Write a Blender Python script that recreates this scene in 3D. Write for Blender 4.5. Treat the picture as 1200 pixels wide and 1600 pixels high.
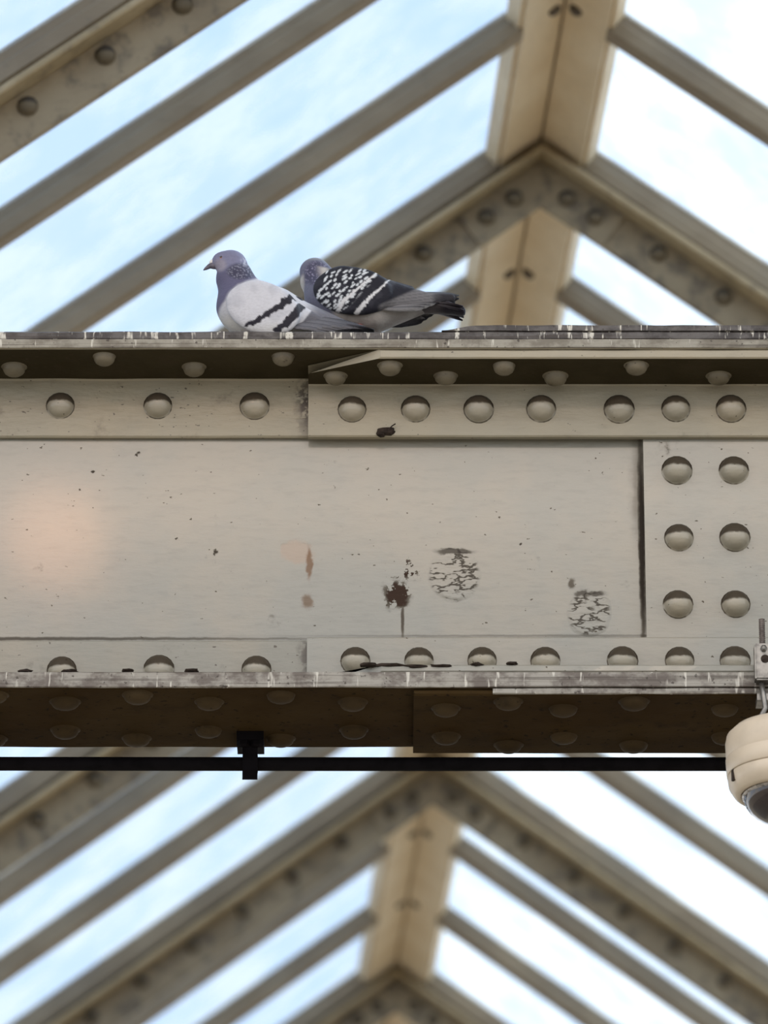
import bpy, bmesh, math, random
import numpy as np
from mathutils import Vector, Matrix, noise

for _o in list(bpy.data.objects):
    bpy.data.objects.remove(_o)
scene = bpy.context.scene
COL = scene.collection
R = math.radians
rnd = random.Random(7)

# ------------------------------------------------------------------ camera
CAM = Vector((0.0, 0.0, 1.6))
TH = R(22.0)
FPX = 9000.0
cd = bpy.data.cameras.new('camera')
cam = bpy.data.objects.new('camera', cd)
COL.objects.link(cam)
cam.location = CAM
cam.rotation_euler = (R(90) + TH, 0, 0)
cd.sensor_fit = 'VERTICAL'
cd.sensor_height = 36.0
cd.lens = FPX / 1600.0 * 36.0
cd.clip_end = 300
cd.dof.use_dof = True
cd.dof.focus_distance = 10.3
cd.dof.aperture_fstop = 4.7
scene.camera = cam

# ------------------------------------------------------------------ world, sun, lamp, exposure
scene.view_settings.view_transform = 'Standard'
scene.view_settings.look = 'None'
scene.view_settings.gamma = 1.0
scene.view_settings.use_curve_mapping = False
scene.view_settings.exposure = 0.0

SKY = 1.95
world = bpy.data.worlds.new('sky')
scene.world = world
world.use_nodes = True
wn = world.node_tree.nodes
wl = world.node_tree.links
wn.clear()
w_out = wn.new('ShaderNodeOutputWorld')
w_bg = wn.new('ShaderNodeBackground')
w_tc = wn.new('ShaderNodeTexCoord')
w_no = wn.new('ShaderNodeTexNoise')
w_no.inputs['Scale'].default_value = 6.0
w_no.inputs['Detail'].default_value = 5.0
w_rp = wn.new('ShaderNodeValToRGB')
w_rp.color_ramp.elements[0].position = 0.36
w_rp.color_ramp.elements[0].color = (0.70, 0.83, 1.0, 1)
w_rp.color_ramp.elements[1].position = 0.62
w_rp.color_ramp.elements[1].color = (1.0, 0.97, 0.92, 1)
wl.new(w_tc.outputs['Generated'], w_no.inputs['Vector'])
wl.new(w_no.outputs['Fac'], w_rp.inputs['Fac'])
wl.new(w_rp.outputs['Color'], w_bg.inputs['Color'])
w_bg.inputs['Strength'].default_value = SKY
wl.new(w_bg.outputs['Background'], w_out.inputs['Surface'])

sd = bpy.data.lights.new('sun', 'SUN')
sd.energy = 6.0
sd.angle = R(1.0)
sd.color = (1.0, 0.95, 0.86)
sun = bpy.data.objects.new('sun', sd)
COL.objects.link(sun)
SUN_FROM = Vector((0.66, 0.30, 0.69)).normalized()
sun.rotation_euler = SUN_FROM.to_track_quat('Z', 'Y').to_euler()

pd = bpy.data.lights.new('platform_lamp', 'POINT')       # warm lamp over the platform, seen as a sheen on the web
pd.energy = 7.5
pd.color = (1.0, 0.46, 0.22)
pd.shadow_soft_size = 0.11
lamp = bpy.data.objects.new('platform_lamp', pd)
COL.objects.link(lamp)
lamp.location = (-0.72, 7.6, 6.22)

td = bpy.data.lights.new('added_strip_light', 'AREA')   # unseen strip light added for the warm sheen on the web
td.shape = 'RECTANGLE'
td.size, td.size_y = 4.6, 0.30
td.energy = 34.0
td.color = (1.0, 0.77, 0.58)
strip = bpy.data.objects.new('added_strip_light', td)
COL.objects.link(strip)
strip.location = (0.5, 4.6, 7.57)
strip.rotation_euler = Vector((0.0, -5.0, 2.03)).to_track_quat('Z', 'Y').to_euler()


# ------------------------------------------------------------------ helpers
def ray(px, py):
    f = Vector((0, math.cos(TH), math.sin(TH)))
    u = Vector((0, -math.sin(TH), math.cos(TH)))
    return f * FPX + Vector((px - 600.0, 0, 0)) + u * (800.0 - py)


def at(px, py, Y):
    d = ray(px, py)
    return CAM + d * ((Y - CAM.y) / d.y)


def zz(py, Y):
    return at(600, py, Y).z


def xx(px, py, Y):
    return at(px, py, Y).x


def srgb(r, g, b):
    def c(v):
        v /= 255.0
        return v / 12.92 if v <= 0.04045 else ((v + 0.055) / 1.055) ** 2.4
    return (c(r), c(g), c(b), 1.0)


def link(name, me, m=None, parent=None):
    o = bpy.data.objects.new(name, me)
    COL.objects.link(o)
    if m is not None and me is not None and not me.materials:
        me.materials.append(m)
    if parent is not None:
        o.parent = parent
    return o


def tag(o, label=None, cat=None, group=None, kind=None):
    if label: o['label'] = label
    if cat: o['category'] = cat
    if group: o['group'] = group
    if kind: o['kind'] = kind
    return o


def empty(name, loc=(0, 0, 0), rz=0.0):
    o = bpy.data.objects.new(name, None)
    COL.objects.link(o)
    o.location = loc
    o.rotation_euler = (0, 0, rz)
    o.empty_display_size = 0.1
    return o


def mesh(name, verts, faces, smooth=False):
    me = bpy.data.meshes.new(name)
    me.from_pydata([tuple(v) for v in verts], [], faces)
    bm = bmesh.new()
    bm.from_mesh(me)
    bmesh.ops.recalc_face_normals(bm, faces=bm.faces)
    bm.to_mesh(me)
    bm.free()
    if smooth:
        me.polygons.foreach_set('use_smooth', [True] * len(me.polygons))
    return me


def loft(rings, cap=True, closed=True):
    n = len(rings[0])
    v = [p for r in rings for p in r]
    f = []
    for i in range(len(rings) - 1):
        for j in range(n if closed else n - 1):
            a = i * n + j
            b = i * n + (j + 1) % n
            f.append((a, b, b + n, a + n))
    if cap:
        f.append(tuple(range(n))[::-1])
        f.append(tuple((len(rings) - 1) * n + j for j in range(n)))
    return v, f


def chamfer(poly, c):
    out = []
    n = len(poly)
    for i in range(n):
        p = Vector(poly[i]); a = Vector(poly[i - 1]); b = Vector(poly[(i + 1) % n])
        out.append(p + (a - p).normalized() * min(c, (a - p).length * .45))
        out.append(p + (b - p).normalized() * min(c, (b - p).length * .45))
    return out


def bar_x(name, x0, x1, prof, m, parent, c=0.002, step=0.02, jit=0.0, seed=0, org=(0, 0, 0), edge=None):
    """a rolled section (profile in Y,Z) running along X, edges slightly worn"""
    pr = chamfer(prof, c)
    ns = max(2, int(abs(x1 - x0) / step)) if jit else 2
    rings = []
    for i in range(ns + 1):
        x = x0 + (x1 - x0) * i / ns
        ring = []
        for k, p in enumerate(pr):
            y, z = p
            xo = x
            if jit:
                q = Vector((x * 11 + seed, k // 2 * 5.1, seed * .7))
                y += jit * noise.noise(q)
                z += jit * .6 * noise.noise(q + Vector((40, 3, 1)))
            if edge:
                xo = edge(x, y, z, i == 0, i == ns)
            ring.append((xo - org[0], y - org[1], z - org[2]))
        rings.append(ring)
    v, f = loft(rings)
    return link(name, mesh(name, v, f), m, parent)


def lathe(name, prof, seg=24, smooth=True, axis='Z', close_top=True):
    rings = []
    for r, h in prof:
        rings.append([(r * math.cos(2 * math.pi * k / seg), r * math.sin(2 * math.pi * k / seg), h) for k in range(seg)])
    v, f = loft(rings)
    if axis == '-Y':
        v = [(x, -h, y) for x, y, h in v]
    elif axis == '-Z':
        v = [(x, -y, -h) for x, y, h in v]
    return mesh(name, v, f, smooth)


def tube(pts, r, seg=10):
    rings = []
    for i, p in enumerate(pts):
        p = Vector(p)
        a = Vector(pts[max(i - 1, 0)]); b = Vector(pts[min(i + 1, len(pts) - 1)])
        t = (b - a).normalized()
        s = t.cross(Vector((0.13, 1, 0.07))).normalized()
        u = s.cross(t)
        rr = r[i] if isinstance(r, (list, tuple)) else r
        rings.append([p + (s * math.cos(2 * math.pi * k / seg) + u * math.sin(2 * math.pi * k / seg)) * rr for k in range(seg)])
    return loft(rings)


def box(x0, x1, y0, y1, z0, z1, c=0.0):
    v = [(x, y, z) for x in (x0, x1) for y in (y0, y1) for z in (z0, z1)]
    f = [(0, 1, 3, 2), (4, 6, 7, 5), (0, 4, 5, 1), (2, 3, 7, 6), (0, 2, 6, 4), (1, 5, 7, 3)]
    return v, f


# ------------------------------------------------------------------ node material helpers
class NT:
    def __init__(s, name):
        s.m = bpy.data.materials.new(name)
        s.m.use_nodes = True
        s.n = s.m.node_tree.nodes
        s.l = s.m.node_tree.links
        s.n.clear()
        s.out = s.n.new('ShaderNodeOutputMaterial')

    def new(s, t, **kw):
        nd = s.n.new(t)
        for k, v in kw.items():
            setattr(nd, k, v)
        return nd

    def set(s, sock, v):
        if isinstance(v, bpy.types.NodeSocket):
            s.l.new(v, sock)
        elif v is not None:
            sock.default_value = v

    def pos(s):
        return s.new('ShaderNodeNewGeometry').outputs['Position']

    def obj(s):
        return s.new('ShaderNodeTexCoord').outputs['Object']

    def scale(s, v, sc, loc=(0, 0, 0)):
        mp = s.new('ShaderNodeMapping')
        s.l.new(v, mp.inputs['Vector'])
        mp.inputs['Scale'].default_value = sc
        mp.inputs['Location'].default_value = loc
        return mp.outputs['Vector']

    def noise(s, v, scale, detail=4.0, rough=0.55, col=False):
        nd = s.new('ShaderNodeTexNoise')
        s.l.new(v, nd.inputs['Vector'])
        nd.inputs['Scale'].default_value = scale
        nd.inputs['Detail'].default_value = detail
        nd.inputs['Roughness'].default_value = rough
        return nd.outputs['Color' if col else 'Fac']

    def ramp(s, v, a, b):
        nd = s.new('ShaderNodeMapRange')
        nd.interpolation_type = 'SMOOTHSTEP'
        s.set(nd.inputs['Value'], v)
        nd.inputs['From Min'].default_value = a
        nd.inputs['From Max'].default_value = b
        return nd.outputs['Result']

    def math(s, op, a, b=None):
        nd = s.new('ShaderNodeMath', operation=op)
        s.set(nd.inputs[0], a)
        if b is not None: s.set(nd.inputs[1], b)
        return nd.outputs[0]

    def vmath(s, op, a, b=None):
        nd = s.new('ShaderNodeVectorMath', operation=op)
        s.set(nd.inputs[0], a)
        if b is not None: s.set(nd.inputs[1], b)
        return nd.outputs['Value' if op in ('LENGTH', 'DOT_PRODUCT') else 'Vector']

    def mix(s, f, a, b):
        nd = s.new('ShaderNodeMix', data_type='RGBA')
        s.set(nd.inputs[0], f)
        s.set(nd.inputs[6], a)
        s.set(nd.inputs[7], b)
        return nd.outputs[2]

    def bump(s, h, strength, dist, nrm=None):
        nd = s.new('ShaderNodeBump')
        nd.inputs['Strength'].default_value = strength
        nd.inputs['Distance'].default_value = dist
        s.l.new(h, nd.inputs['Height'])
        if nrm is not None: s.l.new(nrm, nd.inputs['Normal'])
        return nd.outputs['Normal']

    def principled(s, col, rough=0.5, spec=0.5, nrm=None, metal=0.0):
        b = s.new('ShaderNodeBsdfPrincipled')
        s.set(b.inputs['Base Color'], col)
        s.set(b.inputs['Roughness'], rough)
        s.set(b.inputs['Specular IOR Level'], spec)
        s.set(b.inputs['Metallic'], metal)
        if nrm is not None: s.l.new(nrm, b.inputs['Normal'])
        s.l.new(b.outputs[0], s.out.inputs['Surface'])
        return b

    def ell(s, pos, c, rx, rz, soft=0.15, warp=0.0, wscale=60.0):
        """mask of an ellipse on the XZ plane with a ragged rim"""
        d = s.vmath('SUBTRACT', pos, tuple(c))
        if warp:
            nz = s.vmath('SUBTRACT', s.noise(pos, wscale, 3, .6, True), (.5, .5, .5))
            d = s.vmath('ADD', d, s.vmath('MULTIPLY', nz, (warp, 0, warp)))
        d = s.vmath('MULTIPLY', d, (1 / rx, 0, 1 / rz))
        ln = s.vmath('LENGTH', d)
        return s.ramp(ln, 1.0 + soft, 1.0 - soft)


def paint(name, col, warm, grime=(0.05, 0.035, 0.022, 1), rough=0.42, speck=0.70, grime_lo=0.60, grime_hi=0.80, bump=0.42, marks=None, top_dark=0.0, spec=0.5, coat=0.0):
    t = NT(name)
    p = t.pos()
    big = t.ramp(t.noise(p, 4.2, 4), 0.38, 0.62)
    c = t.mix(big, col, warm)
    brush = t.noise(t.scale(p, (20, 20, 80)), 1.0, 5, .62)
    c = t.mix(t.math('MULTIPLY', t.ramp(brush, .45, .75), .20), c, (col[0] * .55, col[1] * .55, col[2] * .55, 1))
    blot = t.noise(p, 16, 6, .65)
    c = t.mix(t.math('MULTIPLY', t.ramp(blot, grime_lo, grime_hi), .75), c, grime)
    sp = t.noise(t.scale(p, (1, 1, 1.6)), 85, 2, .5)
    c = t.mix(t.math('MULTIPLY', t.ramp(sp, speck, speck + .04), .85), c, grime)
    h = t.math('ADD', t.math('MULTIPLY', brush, .9), t.math('MULTIPLY', blot, 1.0))
    if top_dark:  # darkens faces turned upward, and a ring at the foot
        nz = t.new('ShaderNodeSeparateXYZ')
        t.l.new(t.new('ShaderNodeNewGeometry').outputs['Normal'], nz.inputs[0])
        f = t.ramp(t.math('ADD', nz.outputs['Z'], t.math('MULTIPLY', t.math('SUBTRACT', blot, .5), .5)), -.06, .16)
        c = t.mix(t.math('MULTIPLY', f, top_dark), c, grime)
        rad = t.vmath('LENGTH', t.vmath('MULTIPLY', t.obj(), (1, 0, 1)))
        ring = t.math('MULTIPLY', t.ramp(rad, .0244, .0257), t.ramp(t.noise(p, 40, 2), .35, .55))
        c = t.mix(t.math('MULTIPLY', ring, .75), c, grime)
    if marks:
        c, h = marks(t, p, c, h)
    n = t.bump(h, bump, 0.004)
    b = t.principled(c, rough, spec, n)
    if coat:                                  # gloss survives only where the paint does
        bw = t.new('ShaderNodeRGBToBW')
        t.set(bw.inputs[0], c)
        gl = t.ramp(bw.outputs[0], .10, .19)
        t.l.new(t.math('MULTIPLY', gl, coat), b.inputs['Coat Weight'])
        t.l.new(t.math('ADD', t.math('MULTIPLY', gl, spec - .06), .06), b.inputs['Specular IOR Level'])
    b.inputs['Coat Roughness'].default_value = .13
    return t.m


CREAM = (0.222, 0.212, 0.176, 1)
CREAMW = (0.256, 0.228, 0.178, 1)
TOPC = (0.275, 0.245, 0.180, 1)          # warmer light on the upper work put into its paint colour
TOPW = (0.300, 0.258, 0.182, 1)
YW = 9.592          # front of the web plate


def web_marks(t, p, c, h):
    def W(px, py):
        return at(px, py, YW)
    S = 1 / 870.0
    # bare pinkish primer where the paint came off, with a run below it
    m1 = t.ell(p, W(464, 862), 24 * S, 20 * S, .25, .025, 45)
    m2 = t.ell(p, W(483, 880), 5 * S, 26 * S, .4, .012, 90)
    m3 = t.ell(p, W(480, 940), 9 * S, 11 * S, .5, .014, 90)
    c = t.mix(t.math('MULTIPLY', m1, .7), c, srgb(142, 121, 101))
    c = t.mix(t.math('MULTIPLY', m2, .8), c, srgb(112, 84, 62))
    c = t.mix(t.math('MULTIPLY', m3, .7), c, srgb(104, 80, 60))
    h = t.math('SUBTRACT', h, t.math('MULTIPLY', m1, .6))
    # dark rust bloom with a drip
    rn = t.noise(p, 62, 3, .65)
    r1 = t.math('MULTIPLY', t.ell(p, W(620, 929), 20 * S, 24 * S, .35, .035, 45), t.ramp(rn, .43, .48))
    r2 = t.ell(p, W(629, 968), 2.6 * S, 28 * S, .5, .003, 60)
    r3 = t.math('MULTIPLY', t.ell(p, W(632, 890), 26 * S, 16 * S, .5, .02, 70), t.ramp(rn, .60, .64))
    c = t.mix(t.math('MAXIMUM', r1, t.math('MAXIMUM', t.math('MULTIPLY', r2, .75), r3)), c, (0.035, 0.02, 0.013, 1))
    # crackled, flaking paint
    for (px, py, rx, ry) in ((710, 896, 38, 44), (921, 957, 32, 38)):
        m = t.ell(p, W(px, py), rx * S, ry * S, .12, .012, 40)
        wv = t.noise(t.scale(p, (1.0, 1.0, 2.6)), 24, 3, .55)
        ln = t.ramp(t.math('ABSOLUTE', t.math('SUBTRACT', wv, .5)), .045, .012)
        brk = t.ramp(t.noise(p, 30, 2), .34, .46)
        rim = t.ell(p, W(px, py - ry * .78), rx * .75 * S, 5 * S, .4, .014, 60)
        c = t.mix(t.math('MULTIPLY', rim, t.math('MULTIPLY', brk, .8)), c, (0.06, 0.05, 0.042, 1))
        c = t.mix(t.math('MULTIPLY', t.math('MULTIPLY', m, t.math('MULTIPLY', ln, brk)), .85), c, (0.04, 0.032, 0.026, 1))
        h = t.math('ADD', h, t.math('MULTIPLY', m, t.math('MULTIPLY', wv, 3.0)))
    m = t.ell(p, W(893, 912), 5 * S, 8 * S, .5, .01, 90)
    c = t.mix(t.math('MULTIPLY', m, .7), c, (0.05, 0.035, 0.025, 1))
    # small chips
    for (px, py, r) in ((337, 862, 3.6), (335, 866, 2.5), (217, 708, 3), (213, 711, 2.4), (145, 737, 2.6), (275, 842, 2), (813, 850, 2.2), (560, 865, 2)):
        m = t.ell(p, W(px, py), r * S, r * .8 * S, .5, .012, 140)
        c = t.mix(m, c, (0.05, 0.04, 0.03, 1))
    # dark lines along the joints
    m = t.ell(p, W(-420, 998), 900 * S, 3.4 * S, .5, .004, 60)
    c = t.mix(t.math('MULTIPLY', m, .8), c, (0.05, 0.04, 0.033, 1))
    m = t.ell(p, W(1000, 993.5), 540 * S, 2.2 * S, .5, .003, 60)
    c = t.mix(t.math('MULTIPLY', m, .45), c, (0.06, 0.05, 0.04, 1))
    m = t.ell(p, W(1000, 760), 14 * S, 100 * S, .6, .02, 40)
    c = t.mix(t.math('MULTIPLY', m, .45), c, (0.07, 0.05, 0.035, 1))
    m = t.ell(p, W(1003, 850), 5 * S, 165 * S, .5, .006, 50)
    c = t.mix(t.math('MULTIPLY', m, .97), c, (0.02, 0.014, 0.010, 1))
    return c, h


def angle_marks(t, p, c, h):
    m = t.math('MULTIPLY', t.ell(p, at(477, 630, YW - .012), .014, .05, .7, .03, 50), t.ramp(t.noise(p, 70, 3), .38, .5))
    c = t.mix(t.math('MULTIPLY', m, .95), c, (0.045, 0.03, 0.02, 1))
    m = t.math('MULTIPLY', t.ell(p, at(477, 1025, YW - .012), .010, .03, .7, .02, 50), t.ramp(t.noise(p, 70, 3), .38, .5))
    c = t.mix(t.math('MULTIPLY', m, .7), c, (0.045, 0.03, 0.02, 1))
    return c, h


M = {}
M['web'] = paint('cream_web_paint', CREAM, CREAMW, speck=.728, grime_lo=.64, marks=web_marks, rough=.42, coat=.48)
M['low'] = paint('lower_angle_paint', CREAM, CREAMW, speck=.71, grime_lo=.60, marks=angle_marks)
M['angle'] = paint('cream_angle_paint', TOPC, TOPW, speck=.69, grime_lo=.56, marks=angle_marks)
M['top_splice'] = paint('top_splice_paint', TOPC, TOPW, speck=.71, grime_lo=.60)
M['splice'] = paint('cream_splice_paint', CREAM, CREAMW, speck=.71, grime_lo=.60, coat=.48)
M['rivet'] = paint('rivet_paint', (0.285, 0.258, 0.20, 1), (0.315, 0.275, 0.205, 1), coat=.3, speck=.72, grime_lo=.60, top_dark=.93, grime=(0.035, 0.025, 0.016, 1))
M['soffit'] = paint('dark_flange_soffit', (0.045, 0.035, 0.017, 1), (0.033, 0.025, 0.011, 1), speck=.68, grime_lo=.52, rough=.7, spec=.12)
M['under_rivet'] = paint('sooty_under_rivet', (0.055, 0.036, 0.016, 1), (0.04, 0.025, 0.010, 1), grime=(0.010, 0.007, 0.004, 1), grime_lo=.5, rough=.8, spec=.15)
M['soffit_rivet'] = paint('soffit_rivet_paint', (0.165, 0.14, 0.095, 1), (0.13, 0.108, 0.07, 1), speck=.68, grime_lo=.5)
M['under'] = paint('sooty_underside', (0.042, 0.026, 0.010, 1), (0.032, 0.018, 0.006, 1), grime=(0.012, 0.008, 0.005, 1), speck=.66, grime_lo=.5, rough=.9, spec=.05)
M['rafter'] = paint('rafter_paint', (0.275, 0.22, 0.14, 1), (0.215, 0.165, 0.10, 1), grime=(0.085, 0.068, 0.05, 1), speck=.75, grime_lo=.46, grime_hi=.66, rough=.6)
M['bar'] = paint('glazing_bar_paint', (0.25, 0.195, 0.128, 1), (0.21, 0.158, 0.10, 1), grime=(0.12, 0.10, 0.08, 1), speck=.8, rough=.6)
M['ridge'] = paint('ridge_paint', (0.70, 0.57, 0.39, 1), (0.64, 0.50, 0.32, 1), grime=(0.14, 0.11, 0.07, 1), speck=.8, grime_lo=.62, rough=.6)
M['rafter_flange'] = paint('rafter_flange_paint', (0.38, 0.295, 0.175, 1), (0.31, 0.235, 0.13, 1), grime=(0.10, 0.075, 0.05, 1), speck=.75, grime_lo=.5, rough=.6)
M['rafter_rivet'] = paint('rafter_rivet_paint', (0.13, 0.10, 0.06, 1), (0.10, 0.075, 0.042, 1), grime=(0.03, 0.022, 0.015, 1), grime_lo=.45, top_dark=.95, rough=.7)
M['bolt'] = paint('rusty_bolt', (0.11, 0.085, 0.06, 1), (0.08, 0.06, 0.045, 1), rough=.7)


def edge_mat(name, base, dark, drop, streak):
    """plate edges splashed with droppings and grime"""
    t = NT(name)
    p = t.pos()
    st = t.math('MAXIMUM', t.noise(t.scale(p, (95, 95, 12)), 1.0, 3, .6), t.noise(t.scale(p, (34, 34, 7), (3, 1, 5)), 1.0, 3, .65))
    bl = t.noise(t.scale(p, (20, 20, 30)), 1.0, 5, .65)
    lay = t.noise(t.scale(p, (2.5, 2.5, 240)), 1.0, 2, .5)
    c = t.mix(t.ramp(bl, .40, .62), base, dark)
    c = t.mix(t.math('MULTIPLY', t.ramp(lay, .54, .62), .55), c, (0.04, 0.028, 0.02, 1))
    c = t.mix(t.math('MULTIPLY', t.ramp(st, streak, streak + .06), .85), c, drop)
    sp = t.noise(p, 110, 2)
    c = t.mix(t.math('MULTIPLY', t.ramp(sp, .66, .70), .8), c, (0.035, 0.025, 0.018, 1))
    h = t.math('ADD', t.math('ADD', bl, lay), st)
    t.principled(c, .6, .4, t.bump(h, .4, .004))
    return t.m


M['edge'] = edge_mat('worn_flange_edge', (0.27, 0.25, 0.205, 1), (0.16, 0.14, 0.11, 1), (0.55, 0.52, 0.45, 1), .635)
M['edge_dark'] = edge_mat('fouled_plate_edge', (0.105, 0.095, 0.09, 1), (0.045, 0.038, 0.036, 1), (0.60, 0.57, 0.5, 1), .60)
M['edge_low'] = edge_mat('fouled_lower_edge', (0.27, 0.25, 0.215, 1), (0.115, 0.095, 0.08, 1), (0.52, 0.49, 0.43, 1), .62)


def simple(name, col, rough=.5, spec=.5, metal=0.0, nscale=40.0, dark=.6, bump=.15):
    t = NT(name)
    p = t.obj()
    nz = t.noise(p, nscale, 4)
    c = t.mix(t.ramp(nz, .4, .7), col, (col[0] * dark, col[1] * dark, col[2] * dark, 1))
    t.principled(c, rough, spec, t.bump(nz, bump, .002), metal)
    return t.m


M['black'] = simple('black_conduit', (0.006, 0.005, 0.006, 1), .75, .06)
M['galv'] = simple('galvanised_steel', (0.24, 0.225, 0.205, 1), .38, .5, .85, 60, .5, .3)
M['rod'] = simple('threaded_rod_steel', (0.16, 0.13, 0.115, 1), .45, .5, .6, 80, .5, .4)
M['plastic'] = simple('cream_plastic', (0.55, 0.46, 0.35, 1), .4, .45, 0, 14, .86, .05)
M['smoke'] = simple('smoked_dome', (0.03, 0.02, 0.018, 1), .08, .6, 0, 30, .7, .02)
M['chrome'] = simple('dome_trim', (0.45, 0.41, 0.37, 1), .3, .6, .5, 120, .35, .5)
M['rust'] = simple('dark_rust', (0.035, 0.024, 0.018, 1), .9, .2, 0, 90, .4, .8)
M['ground'] = simple('asphalt', (0.19, 0.17, 0.14, 1), .9, .3, 0, 3, .8, .1)
M['sky_blocker'] = simple('blocker_boards', (0.11, 0.085, 0.06, 1), .8, .3, 0, 5, .7, .1)

# roof glass: dirty, partly see-through, scattering a little of the sun
t = NT('dirty_roof_glass')
p = t.pos()
g1 = t.ramp(t.noise(p, 3.4, 6, .65), .36, .66)
tr = t.new('ShaderNodeBsdfTransparent')
t.l.new(t.mix(g1, (0.575, 0.668, 0.785, 1), (0.63, 0.70, 0.785, 1)), tr.inputs['Color'])
tl = t.new('ShaderNodeBsdfTranslucent')
tl.inputs['Color'].default_value = (0.80, 0.80, 0.76, 1)
mx = t.new('ShaderNodeMixShader')
t.l.new(t.math('ADD', t.math('MULTIPLY', g1, .12), .17), mx.inputs[0])
t.l.new(tr.outputs[0], mx.inputs[1])
t.l.new(tl.outputs[0], mx.inputs[2])
t.l.new(mx.outputs[0], t.out.inputs['Surface'])
M['glass'] = t.m

# ------------------------------------------------------------------ setting: ground and an unseen slab added to block overhead sky
v, f = box(-40, 40, -40, 60, -0.2, 0.0)
tag(link('floor', mesh('floor', v, f), M['ground']), 'grey asphalt platform far below the girder', 'floor', kind='structure')
BLK_Y0, BLK_Y1, BLK_Z = 8.9, 9.5, 6.62  # unseen slab, added to keep sky light off the girder front
v, f = box(-9, 9, BLK_Y0, BLK_Y1, BLK_Z, BLK_Z + .12)
tag(link('ceiling', mesh('sky_blocker', v, f), M['sky_blocker']), 'unseen dark slab added to block the sky over the girder front', 'sky_blocker', kind='structure')

# ------------------------------------------------------------------ glazed roof
TANP = 0.74
PIT = math.atan(TANP)
CP, SP = math.cos(PIT), math.sin(PIT)
HR = 6.5
YAW = math.atan(496.0 / 9707.0)
d0 = ray(843.5, 228)
RIDGE0 = CAM + d0 * (HR / d0.z)
SPACING = 0.364 * HR
PANE = SPACING / 3
EAVE = 3.1 / CP
K0, K1 = -5, 15


SKEW = math.tan(YAW)      # the ridge runs a little askew to the rafters, which lie parallel to the girder


def sl(sg, s, y, n):
    x = sg * (CP * s + SP * n)
    return (x, y - x * SKEW, -SP * s + CP * n)


def slope_prof(sg, s0, s1, prof, mitre=False):
    r0 = [sl(sg, (s0 - n * TANP) if mitre else s0, y, n) for y, n in prof]
    r1 = [sl(sg, s1, y, n) for y, n in prof]
    return loft([r0, r1])


roof = empty('ceiling', RIDGE0, YAW)
tag(roof, 'pitched glass roof with painted ridge boards and sloping glazing bars', 'glass roof', kind='structure')
y0, y1 = K0 * PANE - .1, K1 * PANE + .1
for sg in (-1, 1):
    v, f = slope_prof(sg, .004, .128, chamfer([(y0, 0), (y1, 0), (y1, .035), (y0, .035)], .004), True)
    link('ridge_board', mesh('ridge_board', v, f), M['ridge'], roof)
    # cap fillet on the edge of the board
    v, f = slope_prof(sg, .1285, .137, [(y0, .012), (y1, .012), (y1, .06), (y0, .06)])
    link('ridge_fillet', mesh('ridge_fillet', v, f), M['ridge'], roof)
    v, f = slope_prof(sg, 0, .03, [(y0, .036), (y1, .036), (y1, .044), (y0, .044)], True)
    link('ridge_shade_strip', mesh('ridge_shade_strip', v, f), M['bolt'], roof)  # dark strip behind the gap, standing in for shade along the ridge
BARP = [(-.030, .004), (-.022, -.002), (.022, -.002), (.030, .004), (.030, .036), (.016, .046), (.016, .074), (-.016, .074), (-.016, .046), (-.030, .036)]
bar_me = {}
pane_me = {}
for sg in (-1, 1):
    v, f = slope_prof(sg, .129, EAVE, BARP)
    bar_me[sg] = mesh('glazing_bar', v, f)
    v, f = slope_prof(sg, .04, EAVE, [(.012, .066), (PANE - .012, .066), (PANE - .012, .072), (.012, .072)])
    pane_me[sg] = mesh('glass_pane', v, f)
bolt_me = lathe('bolt', [(.018, 0), (.018, .006), (.011, .012), (.0001, .014)], 10, True, '-Z')
for k in range(K0, K1 + 1):
    for sg in (-1, 1):
        o = link('glazing_bar', bar_me[sg], M['bar'], roof)
        o.location = (0, k * PANE, 0)
        if k < K1:
            o = link('glass_pane', pane_me[sg], M['glass'], roof)
            o.location = (0, k * PANE, 0)
        if k % 3 and -4 <= k <= 10:
            o = link('bolt', bolt_me, M['bolt'], roof)
            o.location = sl(sg, .034, k * PANE - .03, 0)
            o.rotation_euler = (0, sg * PIT, 0)

rivet_me = {}
RIV = [(0.0279, -0.001), (0.02716, 0.0005), (0.02511, 0.001), (0.02437, 0.0035), (0.02288, 0.0105), (0.01972, 0.0168), (0.01442, 0.0214), (0.00744, 0.0241), (0.00037, 0.0248)]
rivet_me['front'] = lathe('rivet_front', RIV, 18, True, '-Y')
rivet_me['down'] = lathe('rivet_down', [(r * .84, h * .70) for r, h in RIV], 18, True, '-Z')
RIVS = [(r * .9, h * .9) for r, h in RIV]
truss_rivet = lathe('rivet_truss', RIVS, 12, True, '-Y')

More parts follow.
